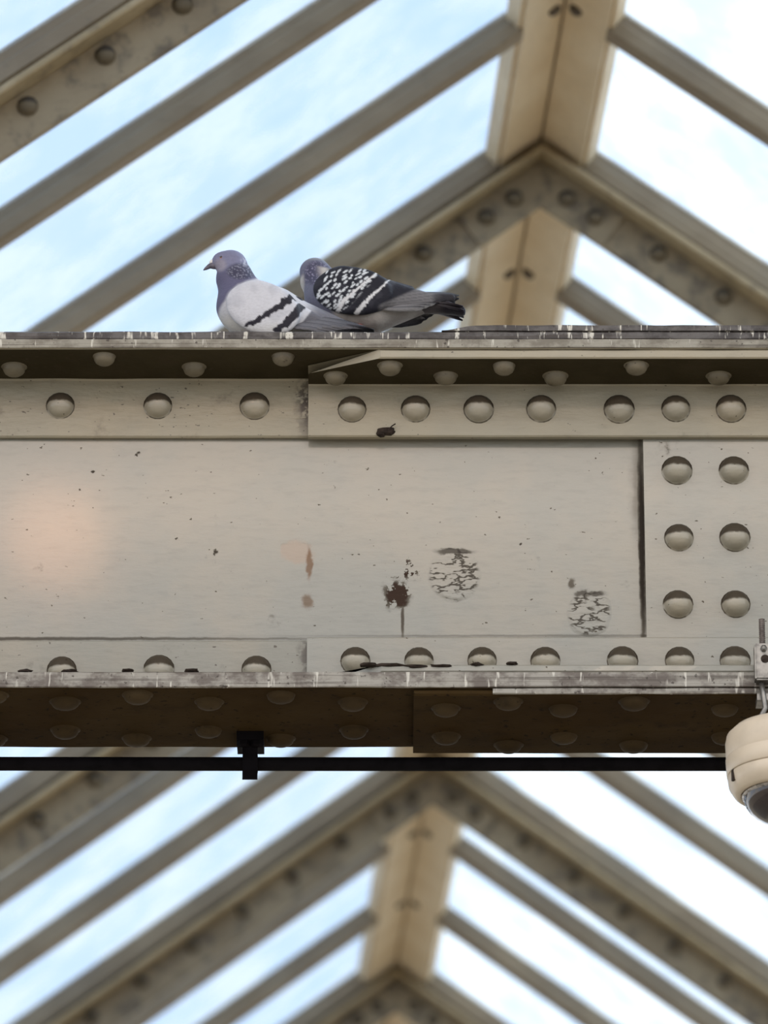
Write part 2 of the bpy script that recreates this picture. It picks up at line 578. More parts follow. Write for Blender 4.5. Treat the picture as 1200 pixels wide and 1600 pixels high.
TL = {-2: 'riveted roof truss nearest the viewer, a little in front of the girder',
      -1: 'riveted roof truss crossing the top left corner, the nearest one in view',
      0: 'riveted roof truss whose bolted apex plate shows right above the pigeons',
      1: 'riveted roof truss whose apex is hidden behind the girder',
      2: 'riveted roof truss with its apex just under the black conduit',
      3: 'riveted roof truss with its apex at the bottom edge of the picture',
      4: 'farthest riveted roof truss, hidden behind the one at the bottom edge'}
for i in range(-1, 4):
    tr_o = empty('roof_truss', RIDGE0 + Matrix.Rotation(YAW, 3, 'Z') @ Vector((0, i * SPACING, 0)), YAW)
    tag(tr_o, TL[i], 'roof truss', 'riveted roof trusses under the glass')
    for sg in (-1, 1):
        v, f = slope_prof(sg, 0, EAVE, [(-.016, -.022), (.016, -.022), (.016, -.003), (-.016, -.003)], True)
        link('packing', mesh('packing', v, f), M['bolt'], tr_o)
        v, f = slope_prof(sg, 0, EAVE, chamfer([(-.075, -.038), (.075, -.038), (.075, -.022), (-.075, -.022)], .003), True)
        link('rafter_flange', mesh('rafter_flange', v, f), M['rafter_flange'], tr_o)
        v, f = slope_prof(sg, 0, EAVE, chamfer([(-.011, -.140), (.011, -.140), (.011, -.037), (-.011, -.037)], .003), True)
        link('rafter_web', mesh('rafter_web', v, f), M['rafter'], tr_o)
        ss = [.15, .24] + [.43 + .205 * q for q in range(15)]
        for q, s in enumerate(ss):
            o = link('rivet', truss_rivet, M['rafter_rivet'], tr_o)
            o.location = sl(sg, s, -.019 if q < 2 else -.0112, -.088 if q < 2 else -.072)
    va, fa = slope_prof(-1, 0, .30, chamfer([(-.019, -.146), (-.011, -.146), (-.011, -.039), (-.019, -.039)], .002), True)
    vb, fb = slope_prof(1, 0, .30, chamfer([(-.019, -.146), (-.011, -.146), (-.011, -.039), (-.019, -.039)], .002), True)
    n = len(va)
    link('apex_plate', mesh('apex_plate', va + vb, fa + [tuple(a + n for a in q) for q in fb]), M['rafter'], tr_o)
for k, sg in enumerate((-1, 1)):
    v, f = slope_prof(sg, EAVE - .02, EAVE + .16, [(y0, -.26), (y1, -.26), (y1, .06), (y0, .06)])
    o = link('trim_%d' % (k + 1), mesh('eaves_beam', v, f), M['rafter'])
    o.location = RIDGE0
    o.rotation_euler = (0, 0, YAW)
    tag(o, 'painted eaves beam along the foot of the glass roof', 'eaves beam', kind='structure')

# ------------------------------------------------------------------ the riveted plate girder
YA = YW - .012            # front of the flange angles
YS = YA - .016            # front of the splice angles
YF = YA - .138            # front edge of the flanges
YB = YW + .012 + .150     # back edge of the flanges
XL, XR = -3.2, 3.2
G0 = Vector((0, YW + .006, zz(1075, YF)))
gird = empty('plate_girder', G0)
tag(gird, 'cream painted riveted iron plate girder spanning the picture, fouled with droppings', 'girder')
ORG = tuple(G0)


def soffit(o):  # gives the down-facing faces a much darker colour
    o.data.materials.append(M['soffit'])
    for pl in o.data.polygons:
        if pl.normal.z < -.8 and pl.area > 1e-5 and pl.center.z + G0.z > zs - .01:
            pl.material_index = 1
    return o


def gbar(name, x0, x1, prof, m, c=.002, jit=0.0, seed=0, edge=None, step=.012):
    return bar_x(name, x0, x1, prof, m, gird, c, step, jit, seed, ORG, edge)


zt0 = zz(545, YF)         # underside of the top angles' horizontal leg
zt1 = zz(530, YF)         # top of that leg
zt2 = zz(516, YF)         # top of the flange plate
zb0 = zz(1075, YF)        # underside of the bottom plate
zb1 = zz(1062, YF)
zb2 = zz(1050, YF)
zs = zz(559, YF)          # underside of the top splice angle
XS = xx(481, 800, YA)     # left end of the splice angles
gbar('web_plate', XL, XR, [(YW, zb2 - .01), (YW + .012, zb2 - .01), (YW + .012, zt0 + .01), (YW, zt0 + .01)], M['web'], .001)
# top angle: vertical leg + horizontal leg in one rolled section
zleg = zz(683, YA)
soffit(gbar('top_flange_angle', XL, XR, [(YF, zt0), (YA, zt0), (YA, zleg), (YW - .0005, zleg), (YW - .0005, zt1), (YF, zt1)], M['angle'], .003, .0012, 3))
gbar('rear_top_flange_angle', XL, XR, [(YB, zt0), (YB, zt1), (YW + .0125, zt1), (YW + .0125, zleg), (YW + .0245, zleg), (YW + .0245, zt0)], M['angle'], .003)
gbar('top_flange_plate', XL, XR, [(YF + .004, zt1 + .0006), (YB - .004, zt1 + .0006), (YB - .004, zt2), (YF + .004, zt2)], M['edge_dark'], .003, .0022, 9)
# extra cover plate lying on the right half, its left end feathered out
xc0, xc1 = xx(690, 510, YF), xx(745, 510, YF)
zt3 = zz(507.5, YF)


def cover_edge(x, y, z, first, last):
    return x


def taper_cover():
    rings = []
    xs = [xc0 + (xc1 - xc0) * i / 6 for i in range(7)] + [xc1 + (XR - xc1) * i / 180 for i in range(1, 181)]
    for i, x in enumerate(xs):
        kf = min(1.0, max(0.02, (x - xc0) / (xc1 - xc0)))
        h = (zt3 - zt2) * (kf * kf * (3 - 2 * kf)) + .0012 * noise.noise(Vector((x * 14, 2, 0)))
        h = max(h, .0006)
        yj = .0015 * noise.noise(Vector((x * 17, 8, 0)))
        rings.append([(x, YF + .002 + yj, zt2 + .0004), (x, YB - .004, zt2 + .0004), (x, YB - .004, zt2 + h), (x, YF + .002 + yj, zt2 + h)])
    rings = [[(a - ORG[0], b - ORG[1], c - ORG[2]) for a, b, c in r] for r in rings]
    return loft(rings)


v, f = taper_cover()
link('top_cover_plate', mesh('top_cover_plate', v, f), M['edge_dark'], gird)

# splice angle under the top flange with its cut-back left end
zsl = zz(682, YS)
xf_cut = xx(598, 550, YF)


def splice_edge(zlim, up):
    def fn(x, y, z, first, last):
        if not first:
            return x
        k = (YA - .066 - y) / (YA - .066 - YF)       # 0 at mid leg, 1 at the front edge
        return XS + max(0.0, min(1.0, k)) * (xf_cut - XS)
    return fn


def splice_angle(name, prof, m, seed):
    # first ring cut back on the skew, then regular rings beyond it
    pr = chamfer(prof, .0025)
    xs = [None] + [xf_cut + .03 + (2.3 - xf_cut) * i / 150 for i in range(151)]
    rings = []
    fn = splice_edge(0, True)
    for i, x in enumerate(xs):
        ring = []
        for k, (y, z) in enumerate(pr):
            q = Vector(((x or XS) * 11 + seed, k // 2 * 5.1, seed))
            jy = .0012 * noise.noise(q)
            X = fn(0, y, z, True, False) if x is None else x
            ring.append((X - ORG[0], y + jy - ORG[1], z - ORG[2]))
        rings.append(ring)
    v, f = loft(rings)
    return link(name, mesh(name, v, f), m, gird)


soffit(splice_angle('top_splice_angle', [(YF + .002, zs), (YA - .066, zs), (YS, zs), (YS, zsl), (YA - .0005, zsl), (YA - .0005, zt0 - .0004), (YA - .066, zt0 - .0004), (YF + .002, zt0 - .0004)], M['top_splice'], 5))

# bottom flange
zl0 = zz(1000, YA)
gbar('bottom_flange_angle', XL, XR, [(YF, zb1), (YF, zb2), (YA, zb2), (YA, zl0), (YW - .0005, zl0), (YW - .0005, zb1)], M['low'], .003, .0012, 13)
gbar('rear_bottom_flange_angle', XL, XR, [(YB, zb1), (YB, zb2), (YW + .0245, zb2), (YW + .0245, zl0), (YW + .0125, zl0), (YW + .0125, zb1)], M['low'], .003)
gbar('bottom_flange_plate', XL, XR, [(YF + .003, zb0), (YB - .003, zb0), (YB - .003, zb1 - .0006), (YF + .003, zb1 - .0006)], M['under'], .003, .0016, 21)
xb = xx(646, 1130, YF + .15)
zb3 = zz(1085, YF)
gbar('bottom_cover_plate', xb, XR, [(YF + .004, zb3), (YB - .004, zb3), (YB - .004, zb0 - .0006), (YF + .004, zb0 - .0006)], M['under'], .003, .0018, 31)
# worn painted edge strips of the lower flange
gbar('flange_edge_strip', XL, XR, [(YF - .003, zb0 + .001), (YF + .0025, zb0 + .001), (YF + .0025, zb2 - .001), (YF - .003, zb2 - .001)], M['edge_low'], .001, .0016, 41)
xe = xx(770, 1080, YF)
gbar('flange_edge_strip', xe, XR, [(YF - .002, zb3 + .001), (YF + .0032, zb3 + .001), (YF + .0032, zb0 - .001), (YF - .002, zb0 - .001)], M['edge_low'], .001, .0018, 51)
gbar('flange_edge_strip', XL, XR, [(YF - .003, zt0 + .001), (YF - .0005, zt0 + .001), (YF - .0005, zt1 - .001), (YF - .003, zt1 - .001)], M['edge'], .0008, .0010, 61)
zq = zz(1038, YF)
zsl2 = zz(995, YS)
splice_angle('bottom_splice_angle', [(YF + .001, zb2 + .0004), (YF + .001, zq), (YA - .066, zq), (YS, zq), (YS, zsl2), (YA - .0005, zsl2), (YA - .0005, zb2 + .0004), (YA - .066, zb2 + .0004)], M['splice'], 15)
# web splice plate on the right
xp = xx(1007, 840, YW)
gbar('web_splice_plate', xp, xp + .62, [(YW - .014, zz(996, YW - .014) - .02), (YW - .0005, zz(996, YW) - .02), (YW - .0005, zz(684, YW) + .02), (YW - .014, zz(684, YW - .014) + .02)], M['splice'], .002)


def rivet(kind, p):
    o = link('rivet', rivet_me[kind], M['rivet'] if kind == 'front' else None, gird)
    o.location = Vector(p) - G0 + Vector((rnd.uniform(-.001, .001), 0, rnd.uniform(-.001, .001)))
    s = rnd.uniform(.96, 1.04)
    o.scale = (s, rnd.uniform(.9, 1.08) if kind == 'front' else s, s if kind == 'front' else rnd.uniform(.9, 1.08))
    return o


rivet_me['down'].materials.append(M['soffit_rivet'])
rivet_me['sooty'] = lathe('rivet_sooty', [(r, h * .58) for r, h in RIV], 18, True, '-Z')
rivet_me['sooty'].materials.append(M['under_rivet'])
# front of the top angle
left_x = [398 - 151.5 * i for i in range(0, 8)]
right_x = [550, 649, 748, 846, 967, 1056, 1143] + [1143 + 98 * i for i in range(1, 9)]
for px in left_x: rivet('front', at(px, 634, YA))
for px in right_x: rivet('front', at(px, 639, YS))
for px in left_x: rivet('front', at(px + 2, 1047, YA))
for px in right_x: rivet('front', at(px + 6, 1032, YS))
# web splice plate
for cx in (1057, 1146, 1236, 1326, 1416, 1506):
    for py in (734, 839, 943):
        rivet('front', at(cx + (3 if py > 800 else 0), py + 1, YW - .014))
# under the top flange: two staggered rows
for i, px in enumerate([443 - 140 * j for j in range(0, 9)]):
    d = .035 if i % 2 == 0 else .082
    rivet('down', (xx(px, 560, YF + d), YF + d, zt0))
for i, px in enumerate([525, 610, 697, 787, 868, 995, 1123] + [1123 + 100 * j for j in range(1, 8)]):
    d = .082 if i % 2 == 0 else .035
    rivet('down', (xx(px, 580, YF + d), YF + d, zs))
# under the bottom flange: four rows
yc = YW + .006
for i, px in enumerate([100 - 112 * 4 + 112.5 * j for j in range(0, 9)]):
    for yo in (-.085, .06) if i % 2 == 0 else (-.12, .105):
        if px < 640: rivet('sooty', (xx(px, 1110, yc + yo), yc + yo, zb0))
for i, px in enumerate([697, 795, 880, 990, 1132] + [1132 + 100 * j for j in range(1, 7)]):
    for yo in (-.085, .06) if i % 2 == 0 else (-.12, .105):
        rivet('sooty', (xx(px, 1110, yc + yo), yc + yo, zb3))


# rust scabs and crumbs caught on the girder
def crumb(name, c, sz, seed, m=M['rust'], parent=gird):
    bm = bmesh.new()
    bmesh.ops.create_icosphere(bm, subdivisions=2, radius=1.0)
    for vv in bm.verts:
        q = vv.co.copy()
        k = 1 + .55 * noise.noise(q * 1.7 + Vector((seed, seed * 2, 0)))
        vv.co = Vector((q.x * sz[0] * k, q.y * sz[1] * k, q.z * sz[2] * k))
    me = bpy.data.meshes.new(name)
    bm.to_mesh(me); bm.free()
    o = link(name, me, m, parent)
    o.location = Vector(c) - (G0 if parent is gird else Vector((0, 0, 0)))
    return o


crumb('rust_scab', at(604, 674, YS - .002), (.017, .006, .008), 3)
crumb('rust_scab', at(596, 678, YS - .002), (.009, .005, .005), 8)
vt, ft = tube([at(606, 672, YS - .006), at(612, 666, YS - .008), at(618, 662, YS - .010)], .0012, 5)
o = link('twig', mesh('twig', [Vector(q) - G0 for q in vt], ft), M['rust'], gird)
for (px, py, w) in ((610, 1041, 30), (650, 1043, 26), (690, 1042, 22), (575, 1040, 14), (745, 1040, 12), (300, 1049, 12), (200, 1049, 10), (40, 1050, 12), (110, 1050, 14), (800, 1038, 10)):
    crumb('rust_scab', at(px, py - 1, YF + .004), (w / 870 * .9, .008, .0035), px * .01)

# ------------------------------------------------------------------ black conduit under the girder
YP = YW + .10
a = at(-300, 1194, YP)
pipe = empty('conduit', (0, YP, a.z))
tag(pipe, 'thin black conduit clipped along under the girder', 'conduit')
vt, ft = tube([(-3.2, 0, 0), (-1, 0, .001), (0, 0, 0), (.8, 0, 0), (3.2, 0, 0)], .0128, 12)
link('pipe', mesh('pipe', vt, ft, True), M['black'], pipe)
cl_x = xx(391, 1190, YP)
v1, f1 = box(cl_x - .0135, cl_x + .0135, -.017, -.013, -.034, zb0 - a.z - .004)
link('clip_strap', mesh('clip_strap', v1, f1), M['black'], pipe)
v1, f1 = box(cl_x - .024, cl_x + .024, -.03, .05, zb0 - a.z - .016, zb0 - a.z - .0005)
link('clip_foot', mesh('clip_foot', v1, f1), M['black'], pipe)
bolt2 = lathe('clip_bolt', [(.012, 0), (.012, .008), (.008, .011), (.0004, .012)], 6, False, '-Z')
o = link('clip_bolt', bolt2, M['black'], pipe); o.location = (cl_x - .012, -.018, zb0 - a.z - .016)
o = link('clip_bolt', bolt2, M['black'], pipe); o.location = (cl_x + .012, -.018, zb0 - a.z - .016)
v1, f1 = tube([(cl_x - .0135, 0, 0), (cl_x + .0135, 0, 0)], .0165, 12)
link('clip_collar', mesh('clip_collar', v1, f1, True), M['black'], pipe)

# ------------------------------------------------------------------ dome camera hung from the girder's edge
YC = YF - .022
CX = xx(1236, 1190, YC)
ztop = zz(1146, YC)
dome = empty('dome_camera', (CX, YC, ztop))
tag(dome, 'cream dome security camera hanging on rods from the lower flange', 'security camera')
prof = [(.004, .012), (.06, .012), (.098, .006), (.1105, -.006), (.1135, -.020), (.1125, -.048), (.1122, -.0485), (.1135, -.050), (.1120, -.078), (.1105, -.0795), (.1090, -.079)]
link('housing', lathe('housing', prof, 48), M['plastic'], dome)
prof = [(.1085, -.0785), (.1110, -.0815), (.1085, -.098), (.100, -.112), (.093, -.116), (.088, -.114), (.086, -.108)]
ring = link('collar', lathe('collar', prof, 48), M['plastic'], dome)
prof = [(.0885, -.110), (.0860, -.118), (.0800, -.1215), (.0765, -.120)]
link('trim_ring', lathe('trim_ring', prof, 48), M['chrome'], ring)
prof = [(.0850, -.112)] + [(.084 * math.cos(R(q)), -.116 - .052 * math.sin(R(q))) for q in range(0, 90, 9)] + [(.0005, -.168)]
link('dome_cover', lathe('dome_cover', prof, 48), M['smoke'], dome)
for q in (200, 320):
    v1, f1 = box(-.004, .004, -.002, .002, -.02, 0)
    o = link('notch', mesh('notch', v1, f1), M['rust'], ring)
    o.location = (.1098 * math.cos(R(q)), .1098 * math.sin(R(q)), -.080)
    o.rotation_euler = (0, 0, R(q + 90))
for s in (-1, 1):
    rx = s * (CX - xx(1191, 1000, YC))
    zr1 = zz(968, YC) - ztop
    zc0, zc1 = zz(1066, YC) - ztop, zz(1009, YC) - ztop
    v1, f1 = tube([(rx, 0, zc0), (rx, 0, zr1)], .0056, 10)
    # screw thread as real ridges
    rr = []
    nseg = 60
    for i in range(nseg):
        rr.append(.0056 if i % 2 else .0048)
    v1, f1 = tube([(rx, 0, zc0 + (zr1 - zc0) * i / (nseg - 1)) for i in range(nseg)], rr, 10)
    link('threaded_rod', mesh('threaded_rod', v1, f1), M['rod'], dome)
    bmx = bmesh.new()
    bmesh.ops.create_cube(bmx, size=1.0)
    bmesh.ops.scale(bmx, vec=(.030, .030, zc1 - zc0), verts=bmx.verts)
    bmesh.ops.bevel(bmx, geom=bmx.edges[:], offset=.003, segments=2, affect='EDGES')
    mm = bpy.data.meshes.new('clamp'); bmx.to_mesh(mm); bmx.free()
    cl = link('clamp', mm, M['galv'], dome)
    cl.location = (rx, 0, (zc0 + zc1) / 2)
    o = link('clamp_hole', lathe('clamp_hole', [(.0075, -.002), (.0075, .0008), (.0004, .0009)], 14, False, '-Y'), M['rust'], cl)
    o.location = (.003, -.0152, .004)
    o = link('clamp_bolt', lathe('clamp_bolt', [(.006, -.002), (.006, .004), (.003, .006), (.0004, .0062)], 6, False, '-Y'), M['galv'], cl)
    o.location = (.001, -.0152, .023)
    v1, f1 = box(rx - .011, rx + .011, .006, .05, zb0 - ztop - .016 - .012, zb0 - ztop - .016)
    link('clamp_jaw', mesh('clamp_jaw', v1, f1), M['galv'], dome)
    v1, f1 = tube([(rx - s * -.004, 0, zc0 + .004), (rx, -.004, zc0 - .03), (rx + .002, -.004, .045), (rx - s * -.012, 0, .02), (rx + s * .022, 0, .004)], .0045, 8)
    link('hanger_rod', mesh('hanger_rod', v1, f1, True), M['galv'], dome)


# ------------------------------------------------------------------ pigeons
def ell_sdf(P, c, r, tilt=0.0, yaw=0.0):
    q = P - np.array(c)
    ca, sa = math.cos(yaw), math.sin(yaw)
    x = q[:, 0] * ca + q[:, 1] * sa
    y = -q[:, 0] * sa + q[:, 1] * ca
    ct, st = math.cos(tilt), math.sin(tilt)
    xr = x * ct + q[:, 2] * st
    zr = -x * st + q[:, 2] * ct
    k0 = np.sqrt((xr / r[0]) ** 2 + (y / r[1]) ** 2 + (zr / r[2]) ** 2)
    k1 = np.sqrt((xr / r[0] ** 2) ** 2 + (y / r[1] ** 2) ** 2 + (zr / r[2] ** 2) ** 2)
    return k0 * (k0 - 1.0) / np.maximum(k1, 1e-9)


def cone_sdf(P, a, b, ra, rb, sy=1.0):
    """rounded cone from a to b, squashed by sy along Y"""
    S = np.array([1, 1 / sy, 1])
    a = np.array(a) * S; b = np.array(b) * S
    q = P * S - a
    d = b - a
    h = np.clip((q @ d) / (d @ d), 0, 1)
    return np.linalg.norm(q - h[:, None] * d, axis=1) - (ra + (rb - ra) * h)


def smin(a, b, k):
    h = np.clip(.5 + .5 * (b - a) / k, 0, 1)
    return b + (a - b) * h - k * h * (1 - h)


def surface_nets(fn, lo, hi, h):
    n = [int((hi[i] - lo[i]) / h) + 2 for i in range(3)]
    ax = [lo[i] + h * np.arange(n[i]) for i in range(3)]
    G = np.stack(np.meshgrid(*ax, indexing='ij'), -1).reshape(-1, 3)
    F = fn(G).reshape(n)
    s = F < 0
    C = lambda A, i, j, k: A[i:n[0] - 1 + i, j:n[1] - 1 + j, k:n[2] - 1 + k]
    cnt = sum(C(s, i, j, k).astype(int) for i in (0, 1) for j in (0, 1) for k in (0, 1))
    act = (cnt > 0) & (cnt < 8)
    idx = -np.ones(act.shape, int)
    cells = np.argwhere(act)
    idx[act] = np.arange(len(cells))
    acc = np.zeros((len(cells), 3)); num = np.zeros(len(cells))
    corners = [(i, j, k) for i in (0, 1) for j in (0, 1) for k in (0, 1)]
    for a in corners:
        for d in range(3):
            if a[d]: continue
            b = list(a); b[d] = 1
            fa = F[tuple((cells + a).T)]; fb = F[tuple((cells + b).T)]
            m = (fa < 0) != (fb < 0)
            tt = np.where(m, fa / np.where(np.abs(fa - fb) < 1e-12, 1, fa - fb), 0)
            p = np.array(a, float) + np.zeros((len(cells), 3))
            p[:, d] += tt
            acc[m] += p[m]; num[m] += 1
    V = (cells + acc / num[:, None]) * h + np.array(lo)
    faces = []
    for d in range(3):
        u, w = (d + 1) % 3, (d + 2) % 3
        sl0 = [slice(None)] * 3; sl1 = [slice(None)] * 3
        sl0[d] = slice(0, n[d] - 1); sl1[d] = slice(1, n[d])
        A = s[tuple(sl0)]; B = s[tuple(sl1)]
        E = np.argwhere(A != B)
        ok = (E[:, u] > 0) & (E[:, w] > 0) & (E[:, u] < n[u] - 1) & (E[:, w] < n[w] - 1)
        E = E[ok]
        eu = np.zeros(3, int); eu[u] = 1
        ew = np.zeros(3, int); ew[w] = 1
        q = [idx[tuple((E - eu - ew).T)], idx[tuple((E - ew).T)], idx[tuple(E.T)], idx[tuple((E - eu).T)]]
        q = np.stack(q, 1)
        flip = ~A[tuple(E.T)]
        q[flip] = q[flip][:, ::-1]
        faces.append(q)
    return V, np.concatenate(faces)


def lin(c):
    c = np.asarray(c, float) / 255.0
    return np.where(c <= .04045, c / 12.92, ((c + .055) / 1.055) ** 2.4)


def npnoise(X, Z, s, seed=0.0):
    return np.array([noise.noise(Vector((x * s + seed, z * s - seed, seed))) for x, z in zip(X, Z)])


def colored(name, V, F, colfn, m, parent, px=None):
    me = bpy.data.meshes.new(name)
    me.from_pydata([tuple(q) for q in V], [], [tuple(int(i) for i in q) for q in F])
    me.polygons.foreach_set('use_smooth', [True] * len(me.polygons))
    ca = me.color_attributes.new('plumage', 'FLOAT_COLOR', 'POINT')
    rgb = colfn(np.asarray(V, float))
    rgba = np.concatenate([rgb, np.ones((len(rgb), 1))], 1).astype(np.float32)
    ca.data.foreach_set('color', rgba.ravel())
    me.update()
    return link(name, me, m, parent)


def plumage(name, rough=.68, sheen=.06):
    t = NT(name)
    at_ = t.new('ShaderNodeAttribute', attribute_name='plumage')
    p = t.obj()
    nz = t.noise(t.scale(p, (160, 160, 300)), 1.0, 3)
    fine = t.noise(p, 90, 4)
    c = t.mix(t.math('MULTIPLY', t.ramp(nz, .4, .75), .10), at_.outputs['Color'], (0.02, 0.02, 0.03, 1))
    b = t.principled(c, rough, .18, t.bump(t.math('ADD', nz, fine), .45, .002))
    b.inputs['Sheen Weight'].default_value = sheen
    b.inputs['Sheen Roughness'].default_value = .4
    return t.m


M['plume'] = plumage('pigeon_plumage')
M['beak'] = simple('pigeon_beak', (0.13, 0.115, 0.15, 1), .4, .5, 0, 120, .6)
M['cere'] = simple('pigeon_cere', (0.75, 0.72, 0.70, 1), .7, .3, 0, 200, .8)
M['iris'] = simple('pigeon_iris', (0.75, 0.22, 0.07, 1), .25, .6, 0, 200, .7)
M['pupil'] = simple('pigeon_pupil', (0.005, 0.005, 0.005, 1), .1, .8)
M['eyering'] = simple('pigeon_eye_ring', (0.32, 0.28, 0.27, 1), .6, .3, 0, 200, .8)
M['leg'] = simple('pigeon_leg', (0.38, 0.10, 0.09, 1), .55, .4, 0, 150, .7)

SX, SZ = 863.0, 802.0


class Frame:
    """picture-plane layout of one bird: (px, py) -> local x, z in metres; z = 0 is the flange top"""
    def __init__(s, px0, py0):
        s.px0, s.py0 = px0, py0

    def p(s, px, py, y=0.0):
        return ((px - s.px0) / SX, y / SX, (s.py0 - py) / SZ)

    def n(s, px, py, dy, y0=0.0):
        """a point dy off the bird's middle plane; near things stand higher in a view from below"""
        return ((px - s.px0) / SX, (y0 + dy) / SX, (s.py0 - py + (y0 - abs(dy)) * .404) / SZ)

    def inv(s, V, y0=0.0):
        return V[:, 0] * SX + s.px0, s.py0 - V[:, 2] * SZ + (y0 - np.abs(V[:, 1] * SX - y0)) * .375


def blade(pts, width, nrm, fold=.25, thick=.0016):
    """a flight feather: a tapering vane with a raised shaft along pts"""
    rings = []
    n = len(pts)
    nrm = Vector(nrm).normalized()
    for i, p in enumerate(pts):
        p = Vector(p)
        tg = (Vector(pts[min(i + 1, n - 1)]) - Vector(pts[max(i - 1, 0)])).normalized()
        side = tg.cross(nrm).normalized()
        up = side.cross(tg)
        k = i / (n - 1)
        w = width * (.45 + .55 * min(1, k * 3)) * (1 if k < .72 else math.sqrt(max(.02, 1 - ((k - .72) / .28) ** 2)))
        rings.append([p + side * w, p + up * thick + up * fold * w * .3, p - side * w * .75, p - up * thick])
    return loft(rings)


def bez(a, b, c, n=9):
    a, b, c = Vector(a), Vector(b), Vector(c)
    return [a * (1 - k) ** 2 + b * 2 * k * (1 - k) + c * k * k for k in [i / (n - 1) for i in range(n)]]


def feather(name, pts, width, nrm, parent, c0, c1, c2=None):
    v, f = blade(pts, width, nrm)
    n = len(pts)
    k = np.repeat(np.arange(n) / (n - 1), 4)

    def cf(V):
        kk = np.clip((k - .55) / .35, 0, 1)[:, None]
        c = lin(c0)[None, :] * (1 - kk) + lin(c1)[None, :] * kk
        if c2 is not None:
            rim = np.tile(np.array([1, 0, 0, 0]), n)[:, None]
            c = c * (1 - rim) + lin(c2)[None, :] * rim
        return c
    return colored(name, v, f, cf, M['plume'], parent)


def poly_dist(X, Z, pts):
    """distance from points to a polyline and the parameter along it"""
    best = np.full(len(X), 1e9); par = np.zeros(len(X))
    n = len(pts) - 1
    for i in range(n):
        ax, az = pts[i]; bx, bz = pts[i + 1]
        dx, dz = bx - ax, bz - az
        h = np.clip(((X - ax) * dx + (Z - az) * dz) / (dx * dx + dz * dz), 0, 1)
        d = np.hypot(X - ax - h * dx, Z - az - h * dz)
        m = d < best
        best[m] = d[m]; par[m] = (i + h[m]) / n
    return best, par


def sstep(x, a, b):
    k = np.clip((x - a) / (b - a), 0, 1)
    return k * k * (3 - 2 * k)


def lerp(c, f, col):
    return c * (1 - f[:, None]) + lin(col)[None, :] * f[:, None]


def eye(fr, c, nrm, root, r=4.2):
    s = r / SX
    nrm = Vector(nrm).normalized()
    rot = nrm.to_track_quat('Z', 'Y').to_euler()
    e = link('eye', lathe('eye', [(s * 1.0, -.001), (s, .0), (s * .8, s * .4), (s * .45, s * .62), (s * .01, s * .7)], 16), M['iris'], root)
    e.location = c; e.rotation_euler = rot
    o = link('eye_ring', lathe('eye_ring', [(s * 1.3, -.0012), (s * 1.25, s * .08), (s * 1.1, s * .12), (s * .98, s * .08), (s * .95, 0)], 16), M['eyering'], e)
    o = link('pupil', lathe('pupil', [(s * .58, s * .42), (s * .55, s * .66), (s * .2, s * .76), (s * .01, s * .78)], 12), M['pupil'], e)
    return e


def legs(root, xs, ztop, yo):
    for y in (-yo, yo):
        vt, ft = tube([(xs + .008, y, ztop), (xs + .002, y, ztop * .5), (xs + .004, y, .004)], [.006, .0035, .0035], 8)
        lg = link('leg', mesh('leg', vt, ft, True), M['leg'], root)
        for a, ln in ((180, .034), (150, .03), (210, .03), (5, .016)):
            e = Vector((math.cos(R(a)), math.sin(R(a)), 0))
            b = Vector((xs + .004, y, .004))
            vt, ft = tube([b, b + e * ln * .5 + Vector((0, 0, .002)), b + e * ln + Vector((0, 0, -.0012))], [.0034, .003, .0015], 6)
            link('toe', mesh('toe', vt, ft, True), M['leg'], lg)


def neck_speckle(X, Z, seed):
    n1 = npnoise(X, Z, .42, seed)
    n2 = npnoise(X, Z, .30, seed + 9)
    return n1, n2


# ---- pale pigeon with black wing bars, in profile
YP1 = YF + .085
SURF1 = 544.0
fr1 = Frame(420.0, SURF1)
b1 = at(420, SURF1, YP1)
pig1 = empty('pigeon', (b1.x, YP1, zt2))
tag(pig1, 'pale grey pigeon with two black wing bars crouching in profile on the girder', 'pigeon', 'pigeons on the girder')
q1 = fr1.p
n1_ = fr1.n
u = lambda a: a / SX


def body1(P):
    d = ell_sdf(P, q1(407, 487), (u(70), u(45), u(49)), R(-16))
    d = smin(d, cone_sdf(P, q1(440, 492), q1(540, 508), u(38), u(9), 1.0), u(12))
    d = smin(d, cone_sdf(P, q1(380, 468), q1(366, 432), u(40), u(28.5), .9), u(10))
    d = smin(d, cone_sdf(P, q1(366, 432), q1(361, 409), u(28), u(22), .88), u(6))
    d = smin(d, ell_sdf(P, q1(359, 408), (u(25.5), u(19), u(20.0)), R(-14)), u(5))
    d = smin(d, ell_sdf(P, q1(343, 404), (u(12.5), u(12), u(12)), R(20)), u(8))
    return d


